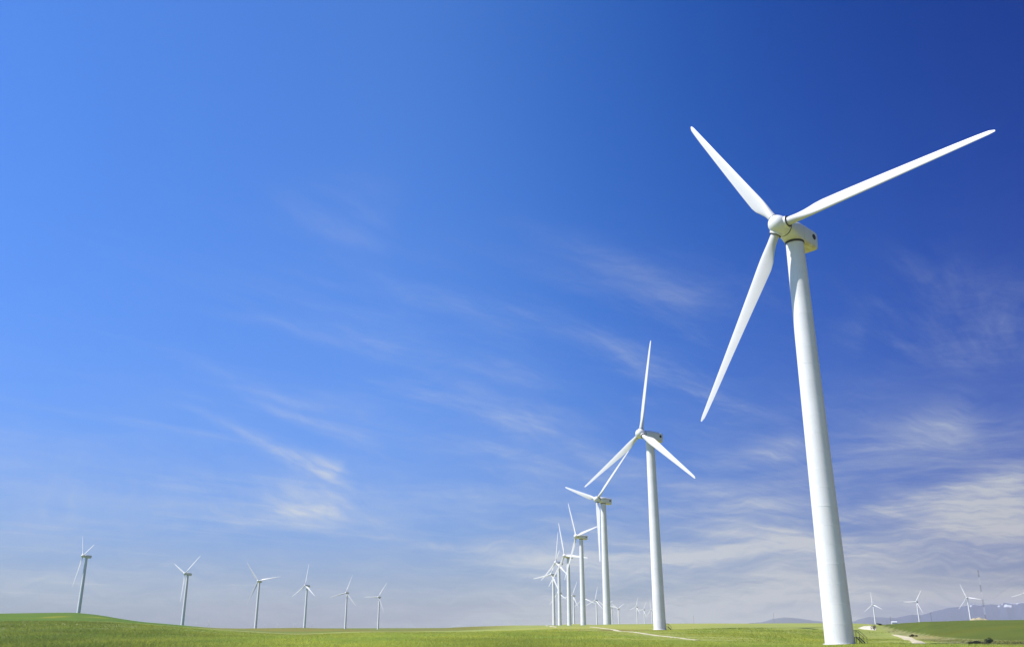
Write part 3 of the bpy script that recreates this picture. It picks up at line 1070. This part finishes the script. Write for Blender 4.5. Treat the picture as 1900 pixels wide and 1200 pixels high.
# slim poles on the skyline
for (x, yt, yb, dist, lab) in ((1285, 1143, 1159, 1900, 'thin faint pole on the skyline right of the second tower'),
                               (1434, 1139, 1159, 1900, 'thin faint pole on the skyline left of the nearest tower'),
                               (1651, 1146, 1162, 1200, 'thin pole on the skyline above the small white shed'),
                               (1726.5, 1139, 1158, 1200, 'thin pole on the skyline between lattice mast and white shed')):
    b, t = at_range(x, yb, dist), at_range(x, yt, dist)
    hh = float(t[2] - b[2])
    po = bpy.data.objects.new('utility_pole', None)
    col.objects.link(po)
    po.location = (b[0], b[1], b[2] - 3)
    tag(po, lab, 'pole', 'thin poles on the skyline')
    g = Geo()
    g.lathe([(.26, 0), (.15, hh + 3)], 8)
    link('post', g.mesh('post', M_POLE, True, 40), po)
    g = Geo()
    g.bar((-1.1, 0, hh + 2.1), (1.1, 0, hh + 2.1), .09)
    link('crossarm', g.mesh('crossarm', M_POLE), po)

# white shed on the brow
sb = at_range(1656, 1157.0, 430.0)
sz = float(ground(sb[0], sb[1]))
shed = bpy.data.objects.new('shed', None)
col.objects.link(shed)
shed.location = (sb[0], sb[1], sb[2] - 1.05)
shed.rotation_euler = (0, 0, R_(-12))
tag(shed, 'small low white shed on the brow beyond the gravel pad', 'shed')
g = Geo()
g.box(-1.05, 1.05, -.7, .7, -.6, 1.05)
g.add([(-1.05, -.7, 1.05), (-1.05, .7, 1.05), (-1.05, 0, 1.3)], [(0, 2, 1)])
g.add([(1.05, -.7, 1.05), (1.05, .7, 1.05), (1.05, 0, 1.3)], [(0, 1, 2)])
link('wall', g.mesh('wall', M_SHED), shed)
g = Geo()
for s in (-1, 1):
    g.add([(-1.15, s * .85, 1.02), (1.15, s * .85, 1.02), (1.15, 0, 1.34), (-1.15, 0, 1.34), (-1.15, s * .85, 1.07), (1.15, s * .85, 1.07), (1.15, 0, 1.39), (-1.15, 0, 1.39)],
          [(0, 1, 2, 3), (4, 5, 6, 7), (0, 1, 5, 4), (0, 3, 7, 4), (1, 2, 6, 5)])
link('roof', g.mesh('roof', M_SHED), shed)

# low bank of pale earth on the crest below the mast
ev, et, ec = [], [], at_range(1813, 1152.0, 420.0)
for i_ in range(25):
    u = i_ / 24 * 2 - 1
    for j_ in range(9):
        v = j_ / 8 * 2 - 1
        hgt = max(0.0, 1 - abs(u) ** 3) * max(0.0, 1 - v * v)
        x_, y_ = ec[0] + u * 4.1, ec[1] + v * 2.2 + u * .5
        ev.append((x_, y_, float(ec[2]) - .9 + hgt * (1.38 + .16 * math.sin(u * 9 + 1) + .08 * math.sin(u * 23 + v * 5))))
        et.append((.42, .36, .22) if hgt > .1 else (.2, .21, .06))
me = make_mesh('earth_bank', ev, [(i_ * 9 + j_, (i_ + 1) * 9 + j_, (i_ + 1) * 9 + j_ + 1, i_ * 9 + j_ + 1) for i_ in range(24) for j_ in range(8)], M_TRACK, True, np.array(et))
link('earth_bank', me, label='low bank of pale earth on the crest at the foot of the mast', kind='structure')


# ------------------------------------------------------------------ shrubs
def shrub(px, py, w, h, tint, label, seed, rmax=1500, nleaf=700):
    x, y = survey(px, py, rmax)
    z = float(ground(x, y))
    root = bpy.data.objects.new('shrub', None)
    col.objects.link(root)
    root.location = (x, y, z)
    tag(root, label, 'shrub', 'shrubs beside the track')
    g = np.random.default_rng(seed)
    vs, cs = [], []
    lumps = [(g.normal(0, .28) * w, g.normal(0, .25) * w, .35 * h + abs(g.normal(0, .22)) * h, (.25 + .2 * g.random())) for _ in range(7)]
    for i_ in range(nleaf):
        lx, ly, lz, lr = lumps[g.integers(7)]
        d = g.normal(size=3)
        d /= np.linalg.norm(d)
        rr = lr * (g.random() ** .4)
        p = np.array([lx + d[0] * rr * w, ly + d[1] * rr * w, max(.02, lz + d[2] * rr * h)])
        u = g.normal(size=3)
        u /= np.linalg.norm(u)
        v = np.cross(u, g.normal(size=3))
        v /= np.linalg.norm(v)
        s = .04 + .07 * g.random()
        vs += [p - u * s, p + v * s * .6, p + u * s, p - v * s * .6]
        cs += [np.array(tint) * (.55 + .9 * g.random())] * 4
    vs = np.array(vs)
    link('foliage', fast_mesh('foliage', vs, np.arange(len(vs)), 4, M_LEAF, np.array(cs)), root)
    gg = Geo()
    for (lx, ly, lz, lr) in lumps:
        gg.bar((lx * .25, ly * .25, -.1), (lx, ly, lz), .025, 5)
    link('stems', gg.mesh('stems', M_BARK), root)


shrub(1620, 1171.5, 1.5, 1.9, (.12, .12, .055), 'rounded grey-green shrub at the right end of the gravel pad', 1, 700)
shrub(1629, 1162.8, 1.7, 0.8, (.04, .05, .025), 'small dark shrub on the skyline just right of the gravel pad', 2)
shrub(1691, 1184.5, 1.1, 0.6, (.07, .06, .03), 'low dark brown shrub above the curving dirt track', 3, 500)
shrub(1812, 1199.5, 1.5, 0.5, (.055, .06, .04), 'low near-black shrub at the bottom edge, right of the track', 4, 400, 900)
shrub(1834, 1196.5, 1.0, 0.75, (.05, .07, .045), 'upright dark grey-green shrub at the bottom edge right of the near-black one', 5, 400, 900)

# ------------------------------------------------------------------ mountains
def mountain(name, label, prof, r0, r1, px0, px1, n, snow, seed, tint, cap):
    xs = np.linspace(px0, px1, n)
    az = np.array([az_el(x, 1160)[0] for x in xs])
    ys = tab(xs, prof)
    el = np.array([az_el(x, y)[1] for x, y in zip(xs, ys)])
    rc = r0 + .62 * (r1 - r0)
    hc = np.tan(el) * rc
    m = 26
    vs, cs = [], []
    for i_ in range(m):
        t = i_ / (m - 1)
        r = r0 + t * (r1 - r0)
        s = float(sstep(np.array(t / .62))) if t < .62 else float(1 - sstep(np.array((t - .62) / .38)))
        x, y = r * np.sin(az), r * np.cos(az)
        nz = fbm(x * .0011, y * .0011, seed, 5)
        rg = 1 - np.abs(2 * fbm(x * .0019, y * .0019, seed + 7, 4) - 1)
        base = -41.0
        z = base + (hc - base) * s * (1 - (1 - s) * .9 * (1 - rg)) + (nz - .5) * 60 * s * (1 - s) * 2
        vs.append(np.stack([x, y, z], -1))
        c = np.broadcast_to(np.array(tint), (n, 3)).copy()
        sn = (z > cap) & (fbm(x * .012, y * .004, seed + 3, 3) > .60) & (xs > snow)
        c[sn] = (.85, .87, .90)
        cs.append(c)
    vs, cs = np.concatenate(vs), np.concatenate(cs)
    i_, j_ = np.meshgrid(np.arange(m - 1), np.arange(n - 1), indexing='ij')
    lp = np.stack([i_ * n + j_, (i_ + 1) * n + j_, (i_ + 1) * n + j_ + 1, i_ * n + j_ + 1], -1).reshape(-1)
    me = fast_mesh(name, vs, lp, 4, M_MOUNT, cs)
    me.polygons.foreach_set('use_smooth', np.ones(len(me.polygons), bool))
    if me.polygons[0].normal.z < 0:
        me.flip_normals()
    link(name, me, kind='structure', label=label)


mountain('mountain_range', 'hazy blue mountain range with snow patches behind the right-hand rise',
         [(1300, 1166), (1560, 1163), (1590, 1152), (1610, 1147), (1640, 1148), (1660, 1149), (1690, 1143), (1710, 1144), (1730, 1138), (1760, 1131), (1790, 1128), (1806, 1124.5), (1825, 1126),
          (1842, 1124.5), (1856, 1126), (1870, 1121), (1884, 1124), (1900, 1121.5), (1960, 1125), (2050, 1119), (2200, 1132), (2400, 1158)],
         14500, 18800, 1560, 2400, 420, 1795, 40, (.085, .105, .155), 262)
mountain('far_hill', 'faint blue-grey hill on the horizon left of the nearest tower',
         [(1360, 1164), (1390, 1157), (1410, 1156), (1432, 1150), (1455, 1147), (1480, 1149), (1505, 1153), (1530, 1156), (1580, 1164)],
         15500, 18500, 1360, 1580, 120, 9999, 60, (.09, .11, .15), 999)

# ------------------------------------------------------------------ haze
g = Geo()
g.box(-20500, 20500, -20500, 20500, -62, 385)
mh = bpy.data.materials.new('haze')
mh.use_nodes = True
th_ = NT(mh.node_tree)
th_.n.clear()
ho = th_.new('ShaderNodeOutputMaterial')
pv = th_.new('ShaderNodeVolumePrincipled')
pv.inputs['Color'].default_value = (0.66, 0.645, 0.72, 1)
pv.inputs['Density'].default_value = 4.6e-5
pv.inputs['Anisotropy'].default_value = 0.0
th_.l.new(pv.outputs[0], ho.inputs['Volume'])
link('haze', g.mesh('haze', mh), kind='stuff', label='thin pale haze in the air over the plain')
